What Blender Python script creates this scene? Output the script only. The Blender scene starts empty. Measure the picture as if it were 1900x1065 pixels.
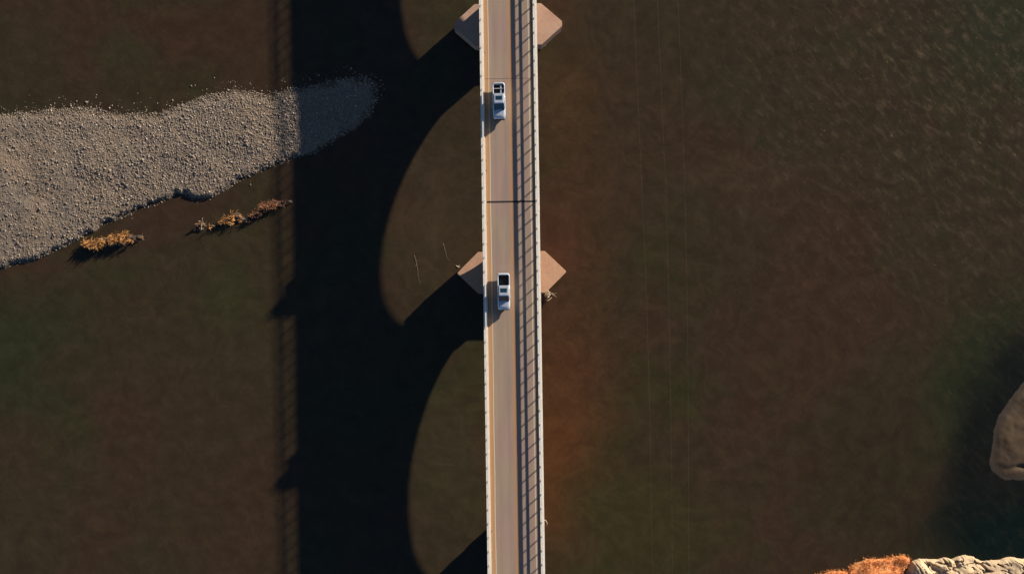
import bpy, bmesh, math, random
import numpy as np
from mathutils import Vector, Matrix, noise
R = math.radians
random.seed(7); rng = np.random.default_rng(11)
scene = bpy.context.scene
C = scene.collection

# ------------------------------------------------------------------ camera, sky, sun, exposure
CAM_H = 136.0; F = 1430.0
cam_d = bpy.data.cameras.new('camera'); cam = bpy.data.objects.new('camera', cam_d); C.objects.link(cam)
cam.location = (0, 0, CAM_H); cam.rotation_euler = (0, 0, 0)
cam_d.sensor_width = 36; cam_d.lens = 36 * F / 1900; cam_d.clip_start = 1; cam_d.clip_end = 6000
scene.camera = cam
SHX, SHY = 2.87, 2.50                       # shadow shift in metres per metre of height (left, down)
elev = math.atan(1 / math.hypot(SHX, SHY)); az = math.atan2(SHY, SHX)   # az measured from +x
world = bpy.data.worlds.new('World'); scene.world = world; world.use_nodes = True
wn = world.node_tree; bg = wn.nodes['Background']
sky = wn.nodes.new('ShaderNodeTexSky'); sky.sky_type = 'NISHITA'; sky.sun_disc = False
sky.sun_elevation = elev; sky.sun_rotation = R(90) - az; sky.air_density = 0.7; sky.dust_density = 0.3; sky.ozone_density = 3.0
wn.links.new(sky.outputs[0], bg.inputs[0]); bg.inputs[1].default_value = 0.05
sd = bpy.data.lights.new('sun', 'SUN'); sd.energy = 5.0; sd.angle = R(0.85); sd.color = (1.0, 0.86, 0.70)
sun = bpy.data.objects.new('sun', sd); C.objects.link(sun)
sdir = Vector((-SHX, -SHY, -1)).normalized()
sun.rotation_euler = sdir.to_track_quat('-Z', 'Y').to_euler(); sun.location = (60, 50, 60)
scene.view_settings.view_transform = 'Standard'; scene.view_settings.look = 'None'
scene.view_settings.gamma = 1; scene.view_settings.exposure = 1.15
scene.cycles.max_bounces = 6

# ------------------------------------------------------------------ helpers
def W(px, py, z=0.0):
    s = F / (CAM_H - z)
    return ((px - 950) / s, (532.5 - py) / s)
def tag(o, label=None, cat=None, group=None, kind=None):
    if label: o['label'] = label
    if cat: o['category'] = cat
    if group: o['group'] = group
    if kind: o['kind'] = kind
    return o
def empty(name, loc=(0, 0, 0), rz=0, parent=None):
    o = bpy.data.objects.new(name, None); C.objects.link(o)
    o.location = loc; o.rotation_euler = (0, 0, rz); o.empty_display_size = 0.3
    if parent: o.parent = parent
    return o
def link(name, me, mat=None, parent=None, smooth=False):
    if mat: me.materials.append(mat)
    o = bpy.data.objects.new(name, me); C.objects.link(o)
    if parent: o.parent = parent
    if smooth: me.polygons.foreach_set('use_smooth', [True] * len(me.polygons))
    return o
def obj(name, bm, mat=None, parent=None, smooth=False, recalc=True):
    if recalc: bmesh.ops.recalc_face_normals(bm, faces=bm.faces)
    me = bpy.data.meshes.new(name); bm.to_mesh(me); bm.free()
    return link(name, me, mat, parent, smooth)
def raw(name, verts, faces, mat=None, parent=None, smooth=False):
    me = bpy.data.meshes.new(name)
    verts = np.asarray(verts, dtype=np.float32); faces = np.asarray(faces, dtype=np.int32)
    me.vertices.add(len(verts)); me.vertices.foreach_set('co', verts.ravel())
    n = faces.shape[1]
    me.loops.add(faces.size); me.loops.foreach_set('vertex_index', faces.ravel())
    me.polygons.add(len(faces)); me.polygons.foreach_set('loop_start', np.arange(len(faces)) * n)
    me.update(calc_edges=True); me.validate()
    return link(name, me, mat, parent, smooth)
def box(bm, x0, x1, y0, y1, z0, z1, bev=0.0):
    r = bmesh.ops.create_cube(bm, size=1)
    vs = r['verts']
    for v in vs:
        v.co = Vector(((x0 + x1) / 2 + v.co.x * (x1 - x0), (y0 + y1) / 2 + v.co.y * (y1 - y0), (z0 + z1) / 2 + v.co.z * (z1 - z0)))
    if bev > 0:
        es = list({e for v in vs for e in v.link_edges})
        bmesh.ops.bevel(bm, geom=es, offset=bev, segments=2, affect='EDGES', profile=0.7)
def tube(bm, pts, rad, n=6):
    rings = []
    for i, p in enumerate(pts):
        p = Vector(p); a = Vector(pts[max(i - 1, 0)]); b = Vector(pts[min(i + 1, len(pts) - 1)])
        t = (b - a).normalized(); u = t.cross(Vector((0, 0, 1)))
        if u.length < 1e-3: u = Vector((1, 0, 0))
        u.normalize(); v = t.cross(u)
        r = rad[i] if hasattr(rad, '__len__') else rad
        rings.append([bm.verts.new(p + (u * math.cos(k * 2 * math.pi / n) + v * math.sin(k * 2 * math.pi / n)) * r) for k in range(n)])
    for A, B in zip(rings, rings[1:]):
        for k in range(n): bm.faces.new((A[k], A[(k + 1) % n], B[(k + 1) % n], B[k]))
    bm.faces.new(rings[0]); bm.faces.new(rings[-1][::-1])
def prism(bm, poly, z0, z1):
    lo = [bm.verts.new((x, y, z0)) for x, y in poly]; hi = [bm.verts.new((x, y, z1)) for x, y in poly]
    n = len(poly)
    for i in range(n): bm.faces.new((lo[i], lo[(i + 1) % n], hi[(i + 1) % n], hi[i]))
    bm.faces.new(lo[::-1]); bm.faces.new(hi)
def inpoly(px, py, poly):
    ins = np.zeros(px.shape, bool); n = len(poly)
    for i in range(n):
        x0, y0 = poly[i]; x1, y1 = poly[(i + 1) % n]
        if y0 == y1: continue
        c = ((y0 > py) != (y1 > py)) & (px < (x1 - x0) * (py - y0) / (y1 - y0) + x0)
        ins ^= c
    return ins
def sdist(px, py, poly):
    d = np.full(px.shape, 1e9); n = len(poly)
    for i in range(n):
        x0, y0 = poly[i]; x1, y1 = poly[(i + 1) % n]
        dx, dy = x1 - x0, y1 - y0
        t = np.clip(((px - x0) * dx + (py - y0) * dy) / (dx * dx + dy * dy + 1e-9), 0, 1)
        d = np.minimum(d, np.hypot(px - x0 - t * dx, py - y0 - t * dy))
    return np.where(inpoly(px, py, poly), d, -d)
def sstep(a, b, x):
    t = np.clip((x - a) / (b - a), 0, 1); return t * t * (3 - 2 * t)
def fnoise(X, Y, scale, octv=4, seed=0.0):
    """value noise, vectorised"""
    out = np.zeros(X.shape); amp = 1.0; tot = 0
    for o in range(octv):
        g = np.random.default_rng(int(seed * 100) + o * 17 + 3).random((256, 256))
        u = X * scale + 1000.3; v = Y * scale + 1000.7
        iu = np.floor(u).astype(int); iv = np.floor(v).astype(int); fu = u - iu; fv = v - iv
        fu = fu * fu * (3 - 2 * fu); fv = fv * fv * (3 - 2 * fv)
        a = g[iu % 256, iv % 256]; b = g[(iu + 1) % 256, iv % 256]; c = g[iu % 256, (iv + 1) % 256]; d = g[(iu + 1) % 256, (iv + 1) % 256]
        out += amp * ((a * (1 - fu) + b * fu) * (1 - fv) + (c * (1 - fu) + d * fu) * fv); tot += amp
        amp *= 0.5; scale *= 2.03
    return out / tot
def grid(name, x0, x1, y0, y1, step, hf, mat, parent=None, smooth=True):
    nx = int((x1 - x0) / step) + 1; ny = int((y1 - y0) / step) + 1
    X, Y = np.meshgrid(np.linspace(x0, x1, nx), np.linspace(y0, y1, ny), indexing='xy')
    Z = hf(X, Y)
    V = np.stack([X, Y, Z], -1).reshape(-1, 3)
    idx = np.arange(nx * ny).reshape(ny, nx)
    Fc = np.stack([idx[:-1, :-1], idx[:-1, 1:], idx[1:, 1:], idx[1:, :-1]], -1).reshape(-1, 4)
    return raw(name, V, Fc, mat, parent, smooth)

# ------------------------------------------------------------------ node helpers
class NT:
    def __init__(s, name):
        s.m = bpy.data.materials.new(name); s.m.use_nodes = True
        s.t = s.m.node_tree; s.b = s.t.nodes['Principled BSDF']
        s.co = s.t.nodes.new('ShaderNodeTexCoord').outputs['Object']
    def n(s, typ, **kw):
        x = s.t.nodes.new(typ)
        for k, v in kw.items(): setattr(x, k, v)
        return x
    def L(s, a, b): s.t.links.new(a, b)
    def setin(s, sock, v):
        if hasattr(v, 'is_linked') or hasattr(v, 'links'): s.L(v, sock)
        elif isinstance(v, (tuple, list)) and len(v) == 3 and sock.type == 'RGBA': sock.default_value = (*v, 1)
        else: sock.default_value = v
    def noise(s, scale, detail=4, rough=0.5, vec=None, dist=0.0):
        x = s.n('ShaderNodeTexNoise'); x.inputs['Scale'].default_value = scale; x.inputs['Detail'].default_value = detail
        x.inputs['Roughness'].default_value = rough; x.inputs['Distortion'].default_value = dist
        s.L(vec or s.co, x.inputs['Vector']); return x.outputs['Fac']
    def voro(s, scale, vec=None, out='Distance', feature='F1'):
        x = s.n('ShaderNodeTexVoronoi'); x.feature = feature; x.inputs['Scale'].default_value = scale
        s.L(vec or s.co, x.inputs['Vector']); return x.outputs[out]
    def ramp(s, v, a, b, c0=0.0, c1=1.0):
        x = s.n('ShaderNodeMapRange'); x.interpolation_type = 'SMOOTHSTEP'
        s.setin(x.inputs['Value'], v)
        for k, q in zip(('From Min', 'From Max', 'To Min', 'To Max'), (a, b, c0, c1)): x.inputs[k].default_value = q
        return x.outputs[0]
    def math(s, op, a, b=0.0, c=0.0):
        x = s.n('ShaderNodeMath'); x.operation = op
        s.setin(x.inputs[0], a); s.setin(x.inputs[1], b); s.setin(x.inputs[2], c)
        return x.outputs[0]
    def mix(s, f, a, b, mode='MIX'):
        x = s.n('ShaderNodeMix'); x.data_type = 'RGBA'; x.blend_type = mode
        s.setin(x.inputs[0], f); s.setin(x.inputs[6], a); s.setin(x.inputs[7], b)
        return x.outputs[2]
    def mapping(s, loc=(0, 0, 0), rot=(0, 0, 0), sc=(1, 1, 1), vec=None):
        x = s.n('ShaderNodeMapping'); s.L(vec or s.co, x.inputs['Vector'])
        x.inputs['Location'].default_value = loc; x.inputs['Rotation'].default_value = rot; x.inputs['Scale'].default_value = sc
        return x.outputs[0]
    def blob(s, cx, cy, rx, ry, rot=0, vec=None, soft=1.0):
        """1 at the centre of an ellipse, 0 at its rim (world metres)"""
        v = s.n('ShaderNodeVectorMath'); v.operation = 'SUBTRACT'; s.L(vec or s.co, v.inputs[0]); v.inputs[1].default_value = (cx, cy, 0)
        mp = s.mapping(rot=(0, 0, -rot), sc=(1, 1, 0), vec=v.outputs[0])
        mp2 = s.mapping(sc=(1 / rx, 1 / ry, 0), vec=mp)
        l = s.n('ShaderNodeVectorMath'); l.operation = 'LENGTH'; s.L(mp2, l.inputs[0])
        return s.ramp(l.outputs['Value'], 1 - soft, 1.0, 1.0, 0.0)
    def bump(s, h, strength=0.5, dist=0.05, nrm=None):
        x = s.n('ShaderNodeBump'); x.inputs['Strength'].default_value = strength; x.inputs['Distance'].default_value = dist
        s.L(h, x.inputs['Height'])
        if nrm: s.L(nrm, x.inputs['Normal'])
        return x.outputs[0]
    def fin(s, col=None, rough=0.8, nrm=None, metal=0.0, spec=0.5, ior=1.5):
        if col is not None: s.setin(s.b.inputs['Base Color'], col)
        s.setin(s.b.inputs['Roughness'], rough); s.b.inputs['Metallic'].default_value = metal
        s.b.inputs['Specular IOR Level'].default_value = spec; s.b.inputs['IOR'].default_value = ior
        if nrm: s.L(nrm, s.b.inputs['Normal'])
        return s.m
def simple(name, col, rough=0.6, metal=0.0, var=0.12, scale=6.0, bump=0.0, spec=0.5):
    t = NT(name); f = t.noise(scale, 5, 0.6)
    c = t.mix(t.ramp(f, 0.3, 0.7), tuple(x * (1 - var) for x in col), tuple(min(1, x * (1 + var)) for x in col))
    return t.fin(c, rough, t.bump(f, bump, 0.02) if bump else None, metal, spec)

# ------------------------------------------------------------------ materials
def water_mat():
    t = NT('river_water')
    warp = t.n('ShaderNodeVectorMath'); warp.operation = 'ADD'
    nz = t.n('ShaderNodeTexNoise'); nz.inputs['Scale'].default_value = 0.07; nz.inputs['Detail'].default_value = 5; t.L(t.co, nz.inputs['Vector'])
    sc = t.n('ShaderNodeVectorMath'); sc.operation = 'MULTIPLY_ADD'; t.L(nz.outputs['Color'], sc.inputs[0]); sc.inputs[1].default_value = (12, 12, 0); sc.inputs[2].default_value = (-6, -6, 0)
    t.L(t.co, warp.inputs[0]); t.L(sc.outputs[0], warp.inputs[1]); wv = warp.outputs[0]
    brown, red, green = (0.0335, 0.0240, 0.0125), (0.0395, 0.0228, 0.0125), (0.0275, 0.0272, 0.0105)
    n1 = t.noise(0.028, 4, 0.55); n2 = t.noise(0.05, 4, 0.6, vec=t.mapping(loc=(37, 11, 5)))
    c = t.mix(t.ramp(n1, 0.42, 0.66), brown, red)
    c = t.mix(t.math('MULTIPLY', t.ramp(n2, 0.46, 0.70), 0.9), c, green)
    def put(c, px, py, rx, ry, col, k, rot=0, soft=1.0, v=wv):
        x, y = W(px, py)
        return t.mix(t.math('MULTIPLY', t.blob(x, y, rx / 10.5, ry / 10.5, R(rot), v, soft), k), c, col)
    # sediment colours of the river, from the photograph (px)
    c = put(c, 350, 60, 330, 130, (0.040, 0.020, 0.012), 0.8)
    c = put(c, 20, 640, 220, 210, (0.021, 0.025, 0.010), 0.8)
    c = put(c, 440, 560, 120, 200, (0.029, 0.029, 0.0115), 0.7)
    c = put(c, 230, 90, 110, 80, (0.028, 0.029, 0.012), 0.7)
    c = put(c, 480, 900, 260, 300, (0.038, 0.023, 0.013), 0.5)
    c = put(c, 810, 430, 120, 200, (0.046, 0.034, 0.0175), 0.6)
    c = put(c, 840, 830, 120, 200, (0.042, 0.031, 0.0165), 0.6)
    c = put(c, 1030, 430, 150, 210, (0.056, 0.0255, 0.0145), 0.75)
    c = put(c, 1110, 330, 200, 160, (0.044, 0.026, 0.0145), 0.5)
    c = put(c, 1010, 800, 170, 320, (0.080, 0.032, 0.012), 0.85)
    c = put(c, 990, 860, 90, 220, (0.085, 0.037, 0.009), 0.5)
    c = put(c, 1070, 690, 150, 300, (0.056, 0.027, 0.013), 0.5)
    c = put(c, 1200, 960, 230, 170, (0.034, 0.029, 0.0105), 0.8)
    c = put(c, 1360, 180, 160, 120, (0.026, 0.026, 0.013), 0.6)
    c = put(c, 1390, 340, 190, 80, (0.047, 0.032, 0.017), 0.5)
    c = put(c, 1030, 180, 120, 170, (0.056, 0.032, 0.014), 0.7)
    c = put(c, 1180, 70, 260, 110, (0.030, 0.024, 0.012), 0.6)
    c = put(c, 1850, 40, 330, 190, (0.025, 0.027, 0.013), 0.8)
    c = put(c, 1640, 900, 260, 240, (0.024, 0.019, 0.009), 0.7)
    # dark green to near-black water colour around the sandbar at the right
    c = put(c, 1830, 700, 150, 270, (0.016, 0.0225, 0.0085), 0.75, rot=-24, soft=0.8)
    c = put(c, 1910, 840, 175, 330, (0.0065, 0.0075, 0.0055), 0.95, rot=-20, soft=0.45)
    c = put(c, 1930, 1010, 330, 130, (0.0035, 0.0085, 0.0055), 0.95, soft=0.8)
    # shallow brown margin of the gravel bar
    c = put(c, 330, 400, 330, 60, (0.036, 0.021, 0.013), 0.7, rot=20)
    # ripple brightness painted into the colour, plus pale riffle flecks, strongest upstream right
    vs = t.mapping(sc=(0.6, 1.3, 1), vec=t.mapping(rot=(0, 0, R(48))))
    fx, fy = W(1800, 130)
    zone = t.math('ADD', t.math('MULTIPLY', t.blob(fx, fy, 62, 62, 0, t.co), 1.5), 0.16)
    m1 = t.ramp(t.noise(0.62, 6, 0.68, vec=vs), 0.47, 0.72)
    c = t.mix(t.math('MULTIPLY', m1, t.math('MULTIPLY', zone, 0.42)), c, (0.095, 0.068, 0.040))
    vs2 = t.mapping(sc=(0.5, 1.7, 1), vec=t.mapping(rot=(0, 0, R(50))))
    m2 = t.ramp(t.noise(1.25, 4, 0.65, vec=vs2, dist=1.4), 0.63, 0.82)
    c = t.mix(t.math('MULTIPLY', m2, t.math('MULTIPLY', zone, 0.8)), c, (0.24, 0.165, 0.09))
    m3 = t.ramp(t.noise(0.35, 7, 0.72, vec=wv), 0.3, 0.75, 0.86, 1.32)
    mm = t.n('ShaderNodeVectorMath'); mm.operation = 'SCALE'; t.L(c, mm.inputs[0]); t.L(m3, mm.inputs['Scale']); c = mm.outputs[0]
    rip = t.noise(1.6, 5, 0.6, vec=t.mapping(sc=(0.6, 1.3, 1), vec=t.mapping(rot=(0, 0, R(48)))))
    pm = t.math('MULTIPLY', rip, t.ramp(t.noise(0.04, 3), 0.35, 0.65, 0.35, 1.0))
    nrm = t.bump(pm, 0.40, 0.06)
    return t.fin(c, 0.12, nrm, 0, 0.5, 1.333)
def gravel_mat(name, base=(0.185, 0.150, 0.116)):
    t = NT(name)
    v = t.voro(5.0, out='Color'); d = t.voro(5.0); n = t.noise(0.10, 4, 0.6); n2 = t.noise(9, 4, 0.7)
    hsv = t.n('ShaderNodeSeparateColor'); t.L(v, hsv.inputs[0])
    c = t.mix(hsv.outputs[0], tuple(x * 0.72 for x in base), tuple(x * 1.3 for x in base))
    c = t.mix(t.ramp(n, 0.35, 0.7), c, tuple(x * f for x, f in zip(base, (1.08, 0.98, 0.88))))
    c = t.mix(t.math('MULTIPLY', t.ramp(t.noise(0.16, 3), 0.5, 0.75), 0.45), c, (0.15, 0.135, 0.105))
    # wet rim: everything less than a few cm above the water is darker
    sep = t.n('ShaderNodeSeparateXYZ'); t.L(t.co, sep.inputs[0])
    wet = t.ramp(sep.outputs[2], 0.02, 0.22)
    c = t.mix(wet, tuple(x * f for x, f in zip(base, (0.30, 0.27, 0.22))), c)
    h = t.math('ADD', t.math('MULTIPLY', d, -1.0), t.math('MULTIPLY', n2, 0.4))
    return t.fin(c, 0.9, t.bump(h, 0.5, 0.06), spec=0.3)
def stone_mat():
    t = NT('river_stones')
    oi = t.n('ShaderNodeNewGeometry').outputs['Random Per Island']
    cr = t.n('ShaderNodeValToRGB'); t.L(oi, cr.inputs[0])
    e = cr.color_ramp; e.elements[0].color = (0.09, 0.075, 0.058, 1); e.elements[1].color = (0.40, 0.33, 0.26, 1)
    e.elements.new(0.35).color = (0.18, 0.145, 0.11, 1); e.elements.new(0.85).color = (0.25, 0.205, 0.16, 1)
    return t.fin(cr.outputs[0], 0.85, spec=0.3)
def road_mat():
    t = NT('worn_road_surface')
    sep = t.n('ShaderNodeSeparateXYZ'); t.L(t.co, sep.inputs[0]); X = sep.outputs[0]
    lng = t.mapping(sc=(1.2, 0.10, 1)); blot = t.noise(0.8, 5, 0.6, vec=lng); big = t.noise(0.09, 3, 0.5)
    fine = t.noise(30, 4, 0.7)
    c = t.mix(t.ramp(big, 0.4, 0.62), (0.310, 0.238, 0.172), (0.310, 0.218, 0.178))
    c = t.mix(t.math('MULTIPLY', t.ramp(blot, 0.35, 0.7), 0.7), c, (0.25, 0.19, 0.150))
    c = t.mix(t.math('MULTIPLY', t.ramp(t.noise(2.2, 6, 0.7), 0.55, 0.8), 0.25), c, (0.20, 0.15, 0.12))
    # wheel tracks
    for wx in (-2.35, -0.75, 1.1, 2.6):
        a = t.math('ABSOLUTE', t.math('SUBTRACT', X, wx)); c = t.mix(t.ramp(a, 0.05, 0.4, 0.22, 0.0), c, (0.215, 0.16, 0.13))
    # orange grit in the gutters and along the centre line
    wob = t.math('MULTIPLY', t.math('SUBTRACT', t.noise(0.7, 4), 0.5), 0.35)
    Xw = t.math('ADD', X, wob)
    g1 = t.math('MULTIPLY', t.ramp(Xw, -3.45, -3.2, 1, 0), 0.85)
    c = t.mix(g1, c, (0.40, 0.225, 0.105))
    a = t.math('ABSOLUTE', t.math('SUBTRACT', Xw, 0.22))
    c = t.mix(t.ramp(a, 0.15, 0.5, 0.65, 0.0), c, (0.38, 0.205, 0.10))
    g2 = t.ramp(Xw, 3.3, 3.7, 0, 0.5); c = t.mix(g2, c, (0.26, 0.19, 0.13))
    # dark clumps of silt in the left gutter
    sp = t.ramp(t.noise(0.9, 4, 0.6, vec=t.mapping(sc=(0.6, 0.7, 1))), 0.60, 0.72)
    m = t.math('MULTIPLY', sp, t.ramp(X, -3.9, -3.6, 1, 0)); c = t.mix(t.math('MULTIPLY', m, 0.75), c, (0.12, 0.075, 0.035))
    return t.fin(c, 0.9, t.bump(fine, 0.25, 0.01), spec=0.3)
def concrete(name, base, stain=(0.16, 0.12, 0.09), k=0.4, rough=0.85, sc=0.5):
    t = NT(name)
    n = t.noise(sc, 6, 0.65); n2 = t.noise(6, 5, 0.7); n3 = t.noise(1.6, 5, 0.7)
    c = t.mix(t.ramp(n3, 0.35, 0.7), base, tuple(x * 0.86 for x in base))
    c = t.mix(t.math('MULTIPLY', t.ramp(n, 0.45, 0.75), k), c, stain)
    c = t.mix(t.math('MULTIPLY', t.ramp(n2, 0.55, 0.8), 0.25), c, tuple(x * 0.6 for x in base))
    return t.fin(c, rough, t.bump(n2, 0.3, 0.02), spec=0.3)
def worn_paint(name, col, thr):
    t = NT(name)
    n = t.noise(1.8, 6, 0.75, vec=t.mapping(sc=(3, 0.8, 1)))
    c = t.mix(t.ramp(n, thr, thr + 0.15), col, (0.30, 0.215, 0.15))
    return t.fin(c, 0.8, spec=0.3)
def blade_mat(name, a, b, c3):
    t = NT(name); oi = t.n('ShaderNodeNewGeometry').outputs['Random Per Island']
    n = t.noise(0.9, 4, 0.6)
    c = t.mix(oi, a, b); c = t.mix(t.ramp(n, 0.45, 0.65), c, c3)
    return t.fin(c, 0.8, spec=0.2)
def rock_mat():
    t = NT('weathered_cream_rock')
    n = t.noise(0.5, 6, 0.6); n2 = t.noise(3.5, 7, 0.7, dist=0.5)
    c = t.mix(t.ramp(n, 0.35, 0.7), (0.48, 0.37, 0.235), (0.38, 0.28, 0.175))
    c = t.mix(t.ramp(n2, 0.52, 0.72, 0, 0.6), c, (0.22, 0.155, 0.09))
    return t.fin(c, 0.9, t.bump(t.noise(5, 7, 0.6, dist=0.6), 0.4, 0.06), spec=0.2)
def sand_mat():
    t = NT('wet_brown_sand')
    n = t.noise(0.25, 5, 0.6); n2 = t.noise(2.0, 6, 0.7)
    c = t.mix(t.ramp(n, 0.35, 0.7), (0.084, 0.053, 0.027), (0.064, 0.040, 0.021))
    c = t.mix(t.ramp(n2, 0.5, 0.8, 0, 0.3), c, (0.115, 0.08, 0.055))
    sep = t.n('ShaderNodeSeparateXYZ'); t.L(t.co, sep.inputs[0])
    c = t.mix(t.ramp(sep.outputs[2], 0.0, 0.2), (0.035, 0.024, 0.016), c)
    return t.fin(c, 0.8, t.bump(n2, 0.5, 0.06), spec=0.3)

M = dict(
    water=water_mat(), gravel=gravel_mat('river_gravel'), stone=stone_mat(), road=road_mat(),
    curb=concrete('pale_kerb_concrete', (0.74, 0.69, 0.59), (0.56, 0.48, 0.36), 0.3, sc=0.25),
    rail=concrete('whitewashed_rail', (0.72, 0.70, 0.64), (0.5, 0.46, 0.38), 0.3, sc=0.7),
    conc=concrete('bridge_concrete', (0.38, 0.30, 0.22)),
    pier=concrete('silt_washed_pier_concrete', (0.47, 0.285, 0.185), (0.36, 0.20, 0.13), 0.6, sc=0.35),
    pier2=concrete('pinkish_pier_concrete', (0.44, 0.29, 0.21), (0.33, 0.20, 0.14), 0.6, sc=0.3),
    white=worn_paint('cream_edge_paint', (0.52, 0.44, 0.30), 0.60), orange=worn_paint('faded_orange_paint', (0.44, 0.23, 0.10), 0.45),
    joint=simple('black_joint_rubber', (0.014, 0.013, 0.012), 0.8),
    steel=simple('weathered_cable', (0.06, 0.045, 0.033), 0.9),
    wood=simple('bleached_driftwood', (0.42, 0.32, 0.22), 0.9, var=0.3, bump=0.4),
    twig=simple('brown_twig', (0.15, 0.10, 0.06), 0.9, var=0.35),
    reed=blade_mat('golden_dry_reed', (0.38, 0.17, 0.055), (0.60, 0.32, 0.11), (0.20, 0.09, 0.035)),
    reed2=blade_mat('reddish_dry_reed', (0.24, 0.10, 0.05), (0.32, 0.16, 0.085), (0.10, 0.05, 0.03)),
    silt=simple('dark_wet_silt', (0.035, 0.022, 0.013), 0.7, var=0.4, bump=0.5),
    grass=blade_mat('orange_dry_grass', (0.92, 0.42, 0.14), (0.95, 0.55, 0.24), (0.80, 0.30, 0.09)),
    soil=simple('orange_soil', (0.50, 0.21, 0.075), 0.95, var=0.3, scale=1.5, bump=0.6),
    rock=rock_mat(), sand=sand_mat(),
)

# ------------------------------------------------------------------ setting: water, river bed, bars, bank
bm = bmesh.new()
S = 2500
bm.faces.new([bm.verts.new(p) for p in ((-S, -S, 0), (S, -S, 0), (S, S, 0), (-S, S, 0))])
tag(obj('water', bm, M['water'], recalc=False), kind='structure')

BAR = [(-900, 160), (-300, 200), (0, 212), (60, 205), (130, 200), (165, 197), (200, 207), (240, 212), (290, 208), (330, 195), (380, 178), (430, 168), (470, 169),
       (500, 178), (530, 166), (560, 159), (600, 152), (640, 143), (680, 144), (702, 155), (702, 185), (688, 218), (660, 240), (622, 262), (590, 283),
       (540, 298), (500, 312), (455, 332), (425, 350), (395, 367), (372, 373), (355, 371), (342, 362), (330, 357), (322, 366), (295, 380), (255, 390), (245, 400), (200, 415),
       (160, 438), (120, 458), (70, 482), (0, 500), (-300, 540), (-900, 640)]
barW = [W(x, y) for x, y in BAR]
def bar_h(X, Y):
    Xn = X + (fnoise(X, Y, 0.55, 4, 1) - 0.5) * 1.5; Yn = Y + (fnoise(X, Y, 0.55, 4, 2) - 0.5) * 1.5
    d = sdist(Xn, Yn, barW)
    # steep cut on the downstream (lower) side, slow slope on the upper side
    low = np.clip((W(0, 380 )[1] + (X + 90) * 0.26 - Y) / 6, 0, 1)
    w = 2.2 - 1.2 * low
    h = np.where(d < 0, d * 0.35, 0.0) + sstep(-0.1, w, d) * (0.28 + 0.22 * low) + sstep(0, 14, d) * 0.45
    h += (fnoise(X, Y, 0.25, 3, 4) - 0.5) * 0.35 * sstep(0.5, 5, d)
    h += (fnoise(X, Y, 2.6, 3, 5) - 0.5) * 0.11 * sstep(-1.5, 0.5, d)
    cx, cy = W(292, 384); h -= 0.34 * np.exp(-((X - cx) / 4.2) ** 2 - ((Y - cy - (X - cx) * .22) / 1.1) ** 2)
    return np.maximum(h, -0.6) - 0.03
x0, y1 = W(-330, 120); x1, y0 = W(740, 560)
tag(grid('gravel_bar', x0, x1, y0, y1, 0.17, bar_h, M['gravel']), kind='structure')

# loose stones: one object of stuff
def stones():
    oct_v = np.array([(1, 0, 0), (-1, 0, 0), (0, 1, 0), (0, -1, 0), (0, 0, 1), (0, 0, -1), (.62, .62, .45), (-.62, .62, .45), (-.62, -.62, .45), (.62, -.62, .45)], float)
    f = [(4, 6, 7), (4, 7, 8), (4, 8, 9), (4, 9, 6), (0, 2, 6), (2, 1, 7), (1, 3, 8), (3, 0, 9), (6, 2, 7), (7, 1, 8), (8, 3, 9), (9, 0, 6)]
    f += [(5, 2, 0), (5, 1, 2), (5, 3, 1), (5, 0, 3)]
    f = np.array(f)
    N = 150000
    px = rng.uniform(-60, 720, N); py = rng.uniform(120, 520, N)
    X = (px - 950) / 10.515; Y = (532.5 - py) / 10.515
    d = sdist(X, Y, barW)
    upper = Y > (W(0, 380)[1] + (X + 90) * 0.26)
    pr = np.where(d > 0, 0.95, np.where(upper, np.exp(d / 0.8) * 0.36, np.exp(d / 0.2) * 0.12))
    # finer, sparser stones toward the left end
    pr *= np.where(d > 1.5, 0.35 + 0.65 * sstep(0, 330, px + (fnoise(X, Y, .12, 3, 9) - .5) * 260), 1.0)
    k = rng.random(N) < pr; X, Y, d = X[k], Y[k], d[k]; n = len(X)
    rad = np.clip(rng.lognormal(-2.85, 0.45, n), 0.03, 0.20)
    h = np.maximum(bar_h(X, Y), -0.05)
    base = oct_v[None] * rng.uniform(0.75, 1.25, (n, 10, 1))
    sc = np.stack([rad * rng.uniform(.9, 1.5, n), rad * rng.uniform(.7, 1.1, n), rad * rng.uniform(.4, .75, n)], -1)
    v = base * sc[:, None, :]
    a = rng.uniform(0, 6.28, n); ca, sa = np.cos(a)[:, None], np.sin(a)[:, None]
    vx = v[..., 0] * ca - v[..., 1] * sa; vy = v[..., 0] * sa + v[..., 1] * ca
    V = np.stack([vx + X[:, None], vy + Y[:, None], v[..., 2] + (h + rad * 0.25)[:, None]], -1).reshape(-1, 3)
    Fc = (f[None] + (np.arange(n) * 10)[:, None, None]).reshape(-1, 3)
    return raw('river_stones', V, Fc, M['stone'])
tag(stones(), 'pale rounded river stones strewn over the gravel bar and its upper waterline', 'stones', kind='stuff')

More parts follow.
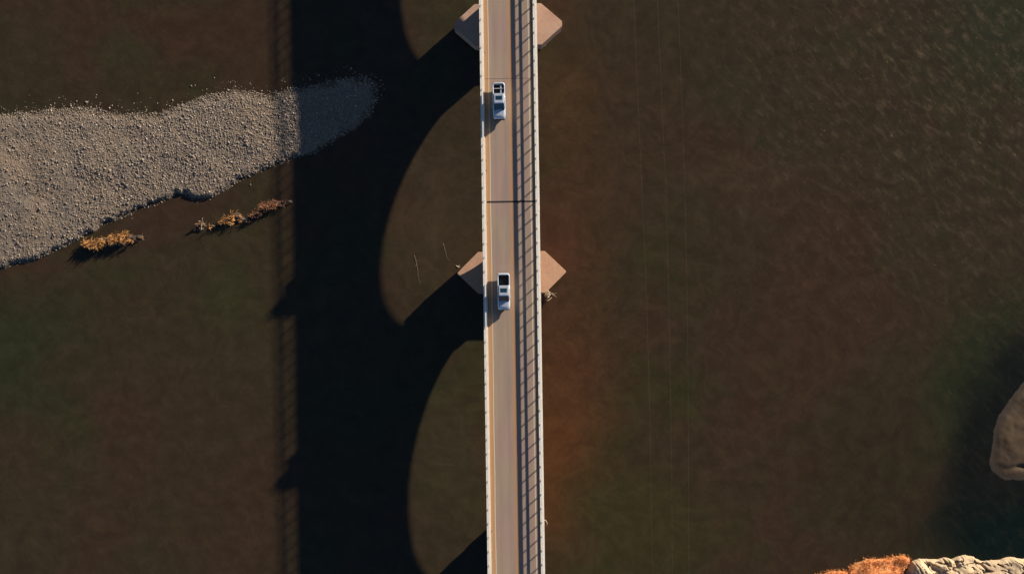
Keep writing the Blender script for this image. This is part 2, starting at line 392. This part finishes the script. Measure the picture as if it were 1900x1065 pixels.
# sandbar at the right edge
SAND = [(1900, 708), (1888, 722), (1870, 745), (1853, 768), (1842, 800), (1838, 830), (1833, 862), (1840, 878), (1862, 888), (1890, 892), (1930, 886), (2100, 860), (2250, 700), (2150, 560), (1990, 610), (1930, 660)]
sandW = [W(x, y) for x, y in SAND]
def sand_h(X, Y):
    Xn = X + (fnoise(X, Y, 0.4, 4, 21) - 0.5) * 1.0; Yn = Y + (fnoise(X, Y, 0.4, 4, 22) - 0.5) * 1.0
    d = sdist(Xn, Yn, sandW)
    h = np.where(d < 0, d * 0.6, 0) + sstep(0, 3.2, d) * 0.35 + sstep(1, 12, d) * 0.6
    cx, cy = W(1885, 868)
    h -= 0.28 * np.exp(-((X - cx - 1) / 2.2) ** 2 - ((Y - cy - 0.25 * np.sin(X)) / 0.45) ** 2)
    h += (fnoise(X, Y, 0.4, 3, 23) - 0.5) * 0.22 * sstep(0, 2, d)
    return np.maximum(h, -0.8)
x0, y1 = W(1800, 540); x1, y0 = W(2280, 920)
tag(grid('sandbar', x0, x1, y0, y1, 0.2, sand_h, M['sand']), kind='structure')

# ------------------------------------------------------------------ rocky outcrop at the lower right (its foot stands in the river)
ZR = 0.0
OUT = [(1683, 1052), (1690, 1040), (1705, 1034), (1722, 1036), (1740, 1037), (1752, 1033), (1765, 1036), (1778, 1030), (1790, 1027), (1806, 1030), (1820, 1037), (1838, 1039), (1850, 1037), (1862, 1034), (1876, 1032), (1895, 1036),
       (1930, 1030), (1990, 1040), (2100, 1060), (2200, 1250), (1900, 1420), (1600, 1400), (1640, 1200), (1672, 1090)]
outW = [W(x, y, ZR) for x, y in OUT]
def out_h(X, Y):
    Xn = X + (fnoise(X, Y, 0.8, 4, 31) - 0.5) * 0.5; Yn = Y + (fnoise(X, Y, 0.8, 4, 32) - 0.5) * 0.5
    d = sdist(Xn, Yn, outW)
    h = -1 + sstep(-0.35, 0.5, d) * 2.0 + sstep(0.2, 8, d) * 3.0
    # rounded blocks parted by deep cracks running down-right
    u = X * 0.80 - Y * 0.6; v = X * 0.6 + Y * 0.8
    u = u + (fnoise(X, Y, 0.35, 3, 33) - 0.5) * 3.0; v = v + (fnoise(X, Y, 0.35, 3, 34) - 0.5) * 2.2
    r1 = 1 - np.abs(2 * fnoise(u * .7, v * 1.6, 0.33, 2, 35) - 1)
    r2 = 1 - np.abs(2 * fnoise(u * .7, v * 1.8, 0.85, 2, 36) - 1)
    h += (-0.9 * sstep(0.90, 1.0, r1) - 0.30 * sstep(0.88, 1.0, r2) + (fnoise(X, Y, 0.38, 2, 37) - 0.5) * 1.3 + (fnoise(X, Y, 1.6, 3, 38) - 0.5) * 0.16) * sstep(-0.2, 0.6, d)
    gx, gy = W(1722, 1048); a = (X - gx) * .86 - (Y - gy) * .5; b = (X - gx) * .5 + (Y - gy) * .86
    h -= 0.9 * np.exp(-(a / 2.2) ** 2 - (b / 0.55) ** 2)
    gx, gy = W(1816, 1044); h -= 0.6 * np.exp(-((X - gx) / .8) ** 2 - ((Y - gy) / .35) ** 2)
    return h
x0, y1 = W(1590, 1000, ZR); x1, y0 = W(2220, 1430, ZR)
rk = grid('rock_outcrop', x0, x1, y0, y1, 0.11, out_h, M['rock'])
tag(rk, 'cream weathered cracked rock ledge at the water, bottom right beside orange grass', 'rock')
# grassy knoll left of the rock
KN = [(1490, 1075), (1518, 1064), (1535, 1059), (1550, 1057), (1572, 1058), (1579, 1048), (1592, 1040), (1608, 1034), (1625, 1035), (1645, 1034), (1660, 1030), (1676, 1029), (1690, 1036), (1688, 1046), (1680, 1060), (1680, 1110), (1650, 1300), (1560, 1400), (1420, 1350), (1430, 1150)]
ZK = 0.0
knW = [W(x, y, ZK) for x, y in KN]
def kn_h(X, Y):
    d = sdist(X, Y, knW)
    return -1 + sstep(-0.5, 0.6, d) * 1.5 + sstep(0.5, 7, d) * 2.4 + (fnoise(X, Y, 0.5, 4, 41) - 0.5) * 1.3 * sstep(-0.5, 1, d)
x0, y1 = W(1400, 1000, ZK); x1, y0 = W(1705, 1420, ZK)
kn = grid('knoll', x0, x1, y0, y1, 0.2, kn_h, M['soil']); tag(kn, kind='structure')
def blades(name, X, Y, Z, ln, wd, lean, mat, up=(0.3, 0.9), parent=None, az0=None, azs=math.pi):
    n = len(X)
    a = rng.uniform(0, 2 * math.pi, n) if az0 is None else rng.normal(az0, azs, n)
    L = ln * rng.uniform(0.6, 1.25, n); el = rng.uniform(up[0], up[1], n)
    dx, dy, dz = np.cos(a) * np.cos(el), np.sin(a) * np.cos(el), np.sin(el)
    b = a + math.pi / 2; w = wd * rng.uniform(0.6, 1.3, n)
    P = np.stack([X, Y, Z], -1)
    D = np.stack([dx, dy, dz], -1) * L[:, None]; Sd = np.stack([np.cos(b), np.sin(b), rng.uniform(-.5, .5, n)], -1) * w[:, None]
    mid = P + D * 0.55; mid[:, 2] += 0.06 * L
    tip = P + D; tip[:, 2] -= lean * L
    V = np.stack([P - Sd, P + Sd, mid + Sd * 0.7, mid - Sd * 0.7, tip], 1).reshape(-1, 3)
    base = (np.arange(n) * 5)[:, None]
    Fc = np.concatenate([base + np.array([[0, 1, 2]]), base + np.array([[0, 2, 3]]), base + np.array([[3, 2, 4]])], 0)
    return raw(name, V, Fc, mat, parent)
nG = 42000
X = rng.uniform(W(1480, 0, ZK)[0], W(1700, 0, ZK)[0], nG); Y = rng.uniform(W(0, 1200, ZK)[1], W(0, 1020, ZK)[1], nG)
d = sdist(X, Y, knW); thin = fnoise(X, Y, 1.2, 3, 44)
k = (d > -0.1) & (rng.random(nG) < sstep(0.30, 0.5, thin) * 0.9 + 0.1); X, Y = X[k], Y[k]
g = blades('dry_grass', X, Y, kn_h(X, Y) - 0.05, 0.7, 0.03, 0.25, M['grass'], up=(0.3, 1.2), az0=R(130), azs=0.9)
tag(g, 'orange dry grass covering the bank left of the cream rock', 'grass', kind='stuff')

# ------------------------------------------------------------------ reed islets in the river
def islet(name, pts, ln, mats, label, lumps):
    """pts: list of (px, py, radius_px, mat index, density)"""
    cx, cy = W(sum(p[0] for p in pts) / len(pts), sum(p[1] for p in pts) / len(pts))
    root = empty(name, (cx, cy, 0)); tag(root, label, 'reeds', 'reed islets beside the gravel bar')
    # silt mound
    bx = [W(p[0], p[1]) for p in pts]
    xs = [b[0] for b in bx]; ys = [b[1] for b in bx]
    def hf(X, Y):
        h = np.full(X.shape, -0.25)
        for (qx, qy, r, mi, dn) in pts:
            wx, wy = W(qx, qy); wx -= cx; wy -= cy; rr = r / 10.5
            h = np.maximum(h, 0.30 * lumps - ((X - wx) ** 2 / (rr * 1.25) ** 2 + (Y - wy) ** 2 / (rr * 0.8) ** 2) * 0.36 * lumps)
        return h + (fnoise(X, Y, 1.4, 4, 55) - 0.5) * 0.25
    grid('silt_mound', min(xs) - cx - 2, max(xs) - cx + 2, min(ys) - cy - 2, max(ys) - cy + 2, 0.12, hf, M['silt'], root)
    for mi in sorted({p[3] for p in pts}):
        AX, AY = [], []
        for (qx, qy, r, m_, dn) in pts:
            if m_ != mi: continue
            wx, wy = W(qx, qy); n = int(dn * (r / 10.5) ** 2 * 260)
            tt = rng.uniform(0, 6.28, n); q = np.sqrt(rng.random(n)) * r / 10.5
            AX.append(wx - cx + np.cos(tt) * q * 1.15); AY.append(wy - cy + np.sin(tt) * q * 0.65)
        AX = np.concatenate(AX); AY = np.concatenate(AY)
        keep = fnoise(AX, AY, 1.1, 3, 60 + mi) > 0.46; AX, AY = AX[keep], AY[keep]
        blades('reeds', AX, AY, np.maximum(hf(AX, AY), 0) + rng.uniform(0, 0.5, len(AX)), ln, 0.045, 0.35, mats[mi], up=(0.2, 1.1), parent=root)
    return root
g1 = islet('reed_islet', [(168, 452, 10, 0, 1), (180, 457, 9, 0, 1), (190, 449, 11, 0, 1), (205, 450, 12, 0, 1), (220, 444, 13, 0, 1), (236, 442, 12, 0, 1), (250, 444, 10, 0, 1), (258, 441, 7, 0, .8), (225, 452, 8, 0, .8)],
           0.9, [M['reed'], M['reed2']], 'golden clump of dry reeds in the river, left of the two reed islets', 1.6)
g2 = islet('reed_islet', [(374, 418, 7, 0, .7), (372, 425, 6, 0, .5), (394, 421, 5, 0, .3), (415, 412, 6, 0, .6), (425, 405, 8, 0, .8), (438, 401, 9, 0, 1), (446, 408, 8, 0, .7), (458, 410, 6, 1, .5), (470, 402, 6, 1, .4), (480, 396, 8, 1, .8), (492, 386, 10, 1, 1.1), (502, 382, 10, 1, 1.1),
           (514, 378, 7, 1, .6), (526, 378, 6, 1, .5), (537, 375, 5, 1, .4), (430, 415, 5, 0, .4)],
           0.7, [M['reed'], M['reed2']], 'broken string of golden and reddish dry reeds ending at the bridge shadow', 1.1)
# a stranded stick on the second islet
def driftwood(name, paths, rad, mat, label, cat='driftwood', group=None, z=0.01):
    cx, cy = W(*paths[0][0]); bm = bmesh.new()
    for p in paths:
        pts = [(W(*q[:2])[0] - cx, W(*q[:2])[1] - cy, (q[2] if len(q) > 2 else z)) for q in p]
        fine = []
        for a, b in zip(pts, pts[1:]):
            for k in range(4):
                f = k / 4; fine.append(Vector(a).lerp(Vector(b), f) + Vector((random.uniform(-.04, .04), random.uniform(-.04, .04), 0)))
        fine.append(Vector(pts[-1]))
        n = len(fine); tube(bm, fine, [rad * (1 - 0.7 * i / n) for i in range(n)], 6)
    o = obj(name, bm, mat, smooth=True); o.location = (cx, cy, 0)
    return tag(o, label, cat, group)
driftwood('branch', [[(373, 428, .1), (377, 415, .6), (381, 406, 1.2)], [(378, 413, .7), (372, 411, .9)]], 0.11, M['wood'], 'pale leaning snag at the left tip of the broken reed islet', 'branch')
driftwood('branch', [[(769, 474), (772, 486), (775, 500), (776, 517), (781, 527)], [(773, 490), (768, 497)]], 0.045, M['twig'], 'longer thin submerged branch left of the lower footing, in sunlit water', 'branch')
driftwood('branch', [[(822, 452), (826, 465), (829, 478), (834, 484)]], 0.045, M['twig'], 'short thin submerged branch nearer the bridge edge, in sunlit water', 'branch')
driftwood('branch', [[(846, 493), (850, 496), (854, 496)], [(850, 496), (852, 492)]], 0.08, M['wood'], 'tiny pale twig just off the left tip of the lower footing', 'branch')

# ------------------------------------------------------------------ bridge
ROLL = R(0.86); D = 11.6
bridge = empty('road_bridge', (0, 0, 0), ROLL)
tag(bridge, 'long narrow two-lane concrete arch bridge with white kerbs and railings over the river', 'bridge')
Y0, Y1 = -128.0, 128.0
CW = 4.63; RW = 4.0
bm = bmesh.new(); box(bm, -CW + 0.02, CW - 0.02, Y0, Y1, D - 0.55, D - 0.012)
obj('deck', bm, M['conc'], bridge)
bm = bmesh.new()
box(bm, -RW, RW, Y0, Y1, D - 0.008, D)
obj('roadway', bm, M['road'], bridge)
def wavy_strip(x0, x1, z, seg=1.0, amp=0.02):
    bm = bmesh.new(); prev = None; y = Y0
    while y <= Y1:
        j = amp * math.sin(y * 0.37) + random.uniform(-amp, amp) * 0.5
        cur = (bm.verts.new((x0 + j, y, z)), bm.verts.new((x1 + j, y, z)))
        if prev: bm.faces.new((prev[0], prev[1], cur[1], cur[0]))
        prev = cur; y += seg
    return bm
obj('edge_line', wavy_strip(-3.31, -3.17, D + .004), M['white'], bridge)
obj('edge_line', wavy_strip(3.19, 3.35, D + .004), M['white'], bridge)
obj('centre_line', wavy_strip(-0.12, -0.01, D + .004), M['orange'], bridge)
obj('centre_line', wavy_strip(0.30, 0.41, D + .004), M['orange'], bridge)
# kerbs, with real joints every 4.5 m
for s in (-1, 1):
    bm = bmesh.new(); y = Y0
    while y < Y1:
        a, b = sorted((s * (RW + 0.0015), s * (CW + random.uniform(0, 0.012)))); box(bm, a, b, y, y + 4.478, D - 0.6, D + 0.17 + random.uniform(-.004, .004), 0.018)
        y += 4.5
    obj('kerb', bm, M['curb'], bridge)
# expansion joints
def joint(yy, w, x0, x1):
    bm = bmesh.new(); box(bm, x0, x1, yy - w / 2, yy + w / 2, D - .006, D + .007)
    o = obj('expansion_joint', bm, M['joint'], bridge); return o
joint(13.75, 0.30, -3.86, 3.95)
joint(33.6, 0.05, -3.9, 3.9)
joint(-52.5, 0.25, -3.9, 3.9); joint(61, 0.25, -3.9, 3.9)
# spans and piers
PY = [140.0, 94.0, 45.4, 2.5, -42.9, -92.0, -139.0]
CAPZ = {45.4: 2.6, 2.5: 3.4, -42.9: 1.7}
CROWN = [7.5, 7.5, 8.95, 7.5, 7.5, 7.5]
AW = 3.05
for i in range(len(PY) - 1):
    ya, yb = PY[i], PY[i + 1]; zc = CROWN[i]; sp = 3.6
    lo, hi = yb + (3.5 if yb == 2.5 else 4.0 if yb == 45.4 else 1.5), ya - 1.5; mid = (lo + hi) / 2; half = (hi - lo) / 2
    bm = bmesh.new(); prev = None; n = 64
    for k in range(n + 1):
        y = mid - half * math.cos(math.pi * k / n)
        z = sp + (zc - sp) * math.sqrt(max(0, 1 - ((y - mid) / half) ** 2))
        cur = [bm.verts.new((-AW, y, z)), bm.verts.new((AW, y, z)), bm.verts.new((AW, y, D - .57)), bm.verts.new((-AW, y, D - .57))]
        if prev:
            for q in range(4): bm.faces.new((prev[q], prev[(q + 1) % 4], cur[(q + 1) % 4], cur[q]))
        else: bm.faces.new(cur)
        prev = cur
    bm.faces.new(prev[::-1])
    obj('arch_span', bm, M['conc'], bridge)
for y in PY:
    cz = CAPZ.get(y, 2.6)
    p = empty('pier', (0, y, 0), 0, bridge)
    mt = M['pier'] if y == 2.5 else M['pier2']
    hx, tx, hy, tp = 5.75, 9.35, 3.6, 0.0
    tp = 0.42 if y == 45.4 else 0.10
    if y == -42.9: hx, tx, hy, tp = 3.2, 4.2, 1.9, 0.9      # this footing stays hidden under the deck
    poly = [(-hx, -hy), (hx, -hy), (tx, -tp), (tx, tp), (hx, hy), (-hx, hy), (-tx, tp), (-tx, -tp)]
    bm = bmesh.new(); prism(bm, poly, -4, cz); bmesh.ops.recalc_face_normals(bm, faces=bm.faces)
    bmesh.ops.bevel(bm, geom=[e for e in bm.edges], offset=0.06, segments=2, affect='EDGES')
    obj('footing', bm, mt, p)
    n_, s_ = (3.55, 2.2) if y == 45.4 else (1.6, 1.6) if y == -42.9 else (2.6, 2.3)
    th = 3.2 if y == 45.4 else 1.15
    bm = bmesh.new(); prism(bm, [(-3.2, -s_), (3.2, -s_), (4.4, -s_ + 1.2), (4.4, n_ - .2), (4.2, n_), (-4.2, n_), (-4.4, n_ - .2), (-4.4, -s_ + 1.2)] if y == 45.4 else [(-3.2, -s_), (3.2, -s_), (4.4, -s_ + 1.2), (4.4, n_ - 1.2), (3.2, n_), (-3.2, n_), (-4.4, n_ - 1.2), (-4.4, -s_ + 1.2)], cz - .02, cz + th)
    obj('pedestal', bm, M['conc'], p)
    bm = bmesh.new(); box(bm, -AW + .02, AW - .02, -1.5, 1.5, cz + th - .02, D - .58)
    obj('shaft', bm, M['conc'], p)
# railings: rails, and every post a mesh of its own inside the picture
SP = 2.255
for s in (-1, 1):
    rl = empty('railing', (s * 4.27, 0, D), 0, bridge)
    bm = bmesh.new(); y = Y0
    while y < Y1:
        box(bm, -.10, .10, y, y + 4 * SP - .015, 1.10, 1.31, 0.015); y += 4 * SP
    obj('top_rail', bm, M['rail'], rl)
    bm = bmesh.new(); y = Y0
    while y < Y1:
        box(bm, -.07, .07, y, y + 4 * SP - .015, .72, .86, 0.012); y += 4 * SP
    obj('middle_rail', bm, M['rail'], rl)
    pm = bmesh.new(); box(pm, -.065, .065, -.06, .06, .168, 1.098); box(pm, -.19, .12, -.10, .10, .16, .185)
    bmesh.ops.recalc_face_normals(pm, faces=pm.faces)
    me = bpy.data.meshes.new('post'); pm.to_mesh(me); pm.free(); me.materials.append(M['conc'])
    rest = bmesh.new()
    k0 = int(Y0 / SP) + 1
    for k in range(k0, int(Y1 / SP)):
        y = k * SP + 0.35
        if abs(y) < 47.5:
            o = bpy.data.objects.new('post', me); C.objects.link(o); o.parent = rl; o.location = (0, y, 0)
        else:
            box(rest, -.065, .065, y - .06, y + .06, .168, 1.098)
    o = obj('post', rest, M['conc'], rl); o['kind'] = 'stuff'

# ------------------------------------------------------------------ driftwood lodged against the footings
def brush(name, px, py, n, spread, label):
    cx, cy = W(px, py); bm = bmesh.new()
    for i in range(n):
        a = random.uniform(0, 6.28); l = random.uniform(.4, 1.5) * spread
        p = Vector((random.uniform(-.9, .9) * spread, random.uniform(-.6, .6) * spread, random.uniform(.05, .5)))
        q = p + Vector((math.cos(a) * l, math.sin(a) * l, random.uniform(-.1, .5)))
        m_ = (p + q) / 2 + Vector((random.uniform(-.2, .2), random.uniform(-.2, .2), random.uniform(0, .2)))
        tube(bm, [p, m_, q], [.07, .05, .02], 5)
    o = obj(name, bm, M['wood']); o.location = (cx, cy, 0); return tag(o, label, 'driftwood', 'brushwood lodged against the footings')
brush('brushwood', 1018, 546, 22, 1.0, 'tangle of pale twigs caught under the right side of the lower footing')
brush('brushwood', 1003, 82, 14, 0.7, 'small tangle of twigs caught under the right side of the upper footing')
driftwood('branch', [[(1006, 958, 1.5), (1012, 960, 1.7), (1015, 966, 1.4), (1014, 972, .9)]], 0.09, M['wood'], 'small curved pale branch sticking out beside the right kerb near the bottom', 'branch')

# ------------------------------------------------------------------ overhead cables
WZ = 22.0
lines = [('leftmost of the three thin overhead cables right of the bridge', [(1171, -150), (1176, 0), (1181, 125), (1187, 260), (1194, 420), (1200, 560), (1205, 743), (1208, 888), (1210.5, 1065), (1212, 1200)]),
         ('middle of the three thin overhead cables right of the bridge', [(1215, -150), (1220, 0), (1224.5, 110), (1230, 235), (1235.5, 350), (1240, 520), (1243.5, 695), (1246, 840), (1247.5, 1065), (1248, 1200)]),
         ('rightmost of the three thin overhead cables right of the bridge', [(1252, -150), (1258, 0), (1262, 100), (1266.5, 230), (1271, 360), (1274, 500), (1276, 640), (1277.3, 790), (1278, 1065), (1278, 1200)])]
for lab, pts in lines:
    bm = bmesh.new()
    P = [(*W(x, y, WZ), WZ) for x, y in pts]
    P = [(P[0][0] - 3, P[0][1] + 90, WZ + 3)] + P + [(P[-1][0] + 2, P[-1][1] - 90, WZ + 3)]
    tube(bm, P, 0.011, 6)
    tag(obj('overhead_cable', bm, M['steel']), lab, 'cable', 'overhead cables along the bridge')

# ------------------------------------------------------------------ pickup trucks (front points to -y)
def paint():
    t = NT('white_car_paint')
    n = t.noise(2.5, 4, 0.6)
    c = t.mix(t.ramp(n, .4, .8, 0, .25), (0.50, 0.55, 0.62), (0.44, 0.47, 0.50))
    m = t.fin(c, 0.30, None, 0.25, 0.5); t.b.inputs['Coat Weight'].default_value = 0.6; t.b.inputs['Coat Roughness'].default_value = 0.08
    return m
CP = dict(paint=paint(), glass=simple('tinted_glass', (0.010, 0.040, 0.062), 0.12, var=0.05, spec=0.5), black=simple('black_plastic', (0.012, 0.012, 0.013), 0.6),
          tyre=simple('tyre_rubber', (0.02, 0.02, 0.02), 0.85), rim=simple('alloy', (0.45, 0.45, 0.46), 0.3, 0.9),
          lamp=simple('headlight_lens', (0.70, 0.72, 0.74), 0.1), red=simple('tail_light_lens', (0.35, 0.01, 0.01), 0.2), bed=simple('black_bed_liner', (0.013, 0.012, 0.011), 0.8, bump=0.3),
          alu=simple('dull_aluminium', (0.42, 0.43, 0.45), 0.5, 0.3))
def loft(bm, sections, cap=True):
    rings = [[bm.verts.new(p) for p in s] for s in sections]
    n = len(rings[0])
    for A, B in zip(rings, rings[1:]):
        for k in range(n): bm.faces.new((A[k], A[(k + 1) % n], B[(k + 1) % n], B[k]))
    if cap: bm.faces.new(rings[0]); bm.faces.new(rings[-1][::-1])
def truck():
    root = empty('pickup_truck')
    # front body: nose to back of cab (y from -2.9 to 1.0)
    bm = bmesh.new(); secs = []
    for (y, w, zb, zt, cr) in ((-2.90, .74, .55, .86, .02), (-2.84, .86, .45, 1.00, .03), (-2.70, .94, .40, 1.08, .05), (-2.3, 1.0, .36, 1.13, .06), (-1.7, 1.01, .36, 1.17, .06), (-1.25, 1.02, .36, 1.20, .05), (-.6, 1.02, .36, 1.22, .02), (.3, 1.02, .36, 1.22, .0), (1.02, 1.01, .36, 1.22, .0)):
        half = [(w * .90, zb), (w, zb + .14), (w * 1.0, (zb + zt) / 2), (w * .985, zt - .12), (w * .93, zt - .03), (w * .74, zt + cr * .4), (w * .34, zt + cr)]
        secs.append([(x, y, z) for x, z in half] + [(-x, y, z) for x, z in reversed(half)])
    loft(bm, secs); body = obj('body', bm, CP['paint'], root, smooth=True)
    # hood creases and cowl
    bm = bmesh.new(); box(bm, -.80, .80, -1.60, -1.52, 1.195, 1.222, .01); obj('cowl', bm, CP['black'], body)
    for s in (-1, 1):
        bm = bmesh.new(); tube(bm, [(s * .52, -2.6, 1.135), (s * .58, -1.9, 1.205), (s * .62, -1.62, 1.215)], .018, 5)
        obj('bonnet_ridge', bm, CP['paint'], body)
    # greenhouse
    bm = bmesh.new()
    def ring(y0, y1, w0, w1, z):
        return [(-w0, y0, z), (w0, y0, z), (w1, y1, z), (-w1, y1, z)]
    loft(bm, [ring(-1.50, 1.02, .91, .91, 1.20), ring(-1.10, .99, .86, .87, 1.50), ring(-.72, .94, .78, .80, 1.85), ring(-.58, .90, .71, .75, 1.92)])
    bmesh.ops.bevel(bm, geom=[e for e in bm.edges], offset=.03, segments=2, affect='EDGES')
    cab = obj('cab', bm, CP['paint'], root, smooth=False)
    def quad(name, ps, mat, par, th=.012):
        bm = bmesh.new(); a = [bm.verts.new(p) for p in ps]; f = bm.faces.new(a); bm.normal_update()
        nn = f.normal.copy(); b = [bm.verts.new(Vector(p) + nn * th) for p in ps]; f2 = bm.faces.new(b[::-1])
        for i in range(len(ps)): bm.faces.new((a[i], a[(i + 1) % len(ps)], b[(i + 1) % len(ps)], b[i]))
        return obj(name, bm, mat, par)
    # windscreen, rear window, side windows, sunroof (each sits proud of the cab)
    quad('windscreen', [(-.86, -1.47, 1.235), (.86, -1.47, 1.235), (.76, -.745, 1.845), (-.76, -.745, 1.845)], CP['glass'], cab, .02)
    quad('rear_window', [(.74, 1.012, 1.34), (-.74, 1.012, 1.34), (-.68, .955, 1.80), (.68, .955, 1.80)], CP['glass'], cab, .02)
    for s in (-1, 1):
        for (a, b) in ((-1.0, -.08), (.02, .84)):
            ps = [(s * .895, a - .10 * (a < -.5), 1.27), (s * .895, b, 1.27), (s * .785, b - .03, 1.80), (s * .785, a + .25 * (a < -.5), 1.80)]
            quad('side_window', ps if s > 0 else ps[::-1], CP['glass'], cab, .02)
    quad('sunroof', [(-.52, -.12, 1.921), (.52, -.12, 1.921), (.54, .52, 1.921), (-.54, .52, 1.921)], CP['glass'], cab, .012)
    # bed: floor, side walls, front wall, tailgate
    # bed: one shell with rounded rear corners round an open box
    half = [(1.01, 1.0), (1.015, 1.6), (1.01, 2.2), (.985, 2.5), (.94, 2.68), (.86, 2.80), (.72, 2.87)]
    inn = [(.83, 1.06), (.83, 1.6), (.83, 2.2), (.83, 2.42), (.82, 2.56), (.78, 2.62), (.66, 2.64)]
    out = [(-x, y) for x, y in half] + half[::-1]; inner = [(-x, y) for x, y in inn] + inn[::-1]
    bm = bmesh.new()
    rings = []
    for poly, z, k in ((out, .40, .97), (out, .62, 1.0), (out, 1.05, 1.0), (out, 1.16, .985), (out, 1.20, .955), (inner, 1.20, 1.0), (inner, 1.15, .98), (inner, .66, .97)):
        rings.append([bm.verts.new((x * k, 1.0 + (y - 1.0) * (k if y > 2.4 else 1), z)) for x, y in poly])
    for A, B in zip(rings, rings[1:]):
        for k in range(len(A) - 1): bm.faces.new((A[k], A[k + 1], B[k + 1], B[k]))
    b_ = obj('bed', bm, CP['paint'], root, smooth=True)
    bm = bmesh.new(); box(bm, -.84, .84, 1.04, 2.66, .60, .68); obj('bed_liner', bm, CP['bed'], b_)
    bm = bmesh.new(); box(bm, -.70, .70, 2.855, 2.90, .60, 1.14, .015); tgt = obj('tailgate', bm, CP['paint'], root)
    bm = bmesh.new(); box(bm, -.12, .12, 2.895, 2.915, .98, 1.06, .005); obj('handle', bm, CP['black'], tgt)
    for (nm, y0, y1, z0, z1, w, mt) in (('bumper', -2.98, -2.80, .42, .66, .86, 'black'), ('bumper', 2.84, 3.0, .42, .64, .92, 'alu')):
        bm = bmesh.new(); box(bm, -w, w, y0, y1, z0, z1, .04); obj(nm, bm, CP[mt], root)
    bm = bmesh.new(); box(bm, -.55, .55, -2.93, -2.86, .68, .88, .02); obj('grille', bm, CP['black'], root)
    for s in (-1, 1):
        bm = bmesh.new(); a, b = sorted((s * .58, s * .84)); box(bm, a, b, -2.90, -2.74, .76, .95, .03); obj('headlight', bm, CP['lamp'], root)
        bm = bmesh.new(); a, b = sorted((s * .74, s * .93)); box(bm, a, b, 2.74, 2.868, .78, 1.08, .03); obj('tail_light', bm, CP['red'], root)
        bm = bmesh.new(); a, b = sorted((s * .98, s * 1.17)); box(bm, a, b, -1.02, -.86, 1.20, 1.40, .04); obj('wing_mirror', bm, CP['paint'], root)
    for s in (-1, 1):
        for y in (-1.95, 1.75):
            w = empty('wheel', (s * .86, y, .40), 0, root)
            bm = bmesh.new(); bmesh.ops.create_cone(bm, cap_ends=True, segments=28, radius1=.40, radius2=.40, depth=.27, matrix=Matrix.Rotation(R(90), 4, 'Y'))
            bmesh.ops.bevel(bm, geom=[e for e in bm.edges if len(e.link_faces) == 2 and e.calc_face_angle(0) > 1], offset=.04, segments=2, affect='EDGES')
            obj('tyre', bm, CP['tyre'], w)
            bm = bmesh.new(); bmesh.ops.create_cone(bm, cap_ends=True, segments=20, radius1=.25, radius2=.20, depth=.05, matrix=Matrix.Translation((s * .15, 0, 0)) @ Matrix.Rotation(R(90) * s, 4, 'Y')); obj('rim', bm, CP['rim'], w)
    return root
def copy_tree(o, parent=None):
    c = o.copy(); C.objects.link(c); c.parent = parent
    for ch in o.children: copy_tree(ch, c)
    return c
t1 = truck()
bpy.context.view_layer.update()
t2 = copy_tree(t1)
xx, yy = W(925.8, 187, 13.0); t1.location = (xx, yy, D + .003); t1.rotation_euler = (0, 0, ROLL + R(0.6)); t1.scale = t2.scale = (1, 1, 1.25)
xx, yy = W(934.6, 541, 13.0); t2.location = (xx, yy, D + .003); t2.rotation_euler = (0, 0, ROLL)
tag(t1, 'white pickup truck with a metal bed frame, above the dark deck joint', 'pickup truck', 'white pickups driving on the bridge')
tag(t2, 'white pickup truck with an empty black bed, crossing level with the lower footing', 'pickup truck', 'white pickups driving on the bridge')
# metal frame in the first truck's bed
bm = bmesh.new(); box(bm, .24, .46, 1.12, 2.60, 1.02, 1.10, .01); box(bm, -.80, .80, 1.86, 1.98, 1.10, 1.15, .01)
bm2 = bm; obj('bed_frame', bm2, CP['alu'], t1)
print('objects', len(bpy.data.objects))
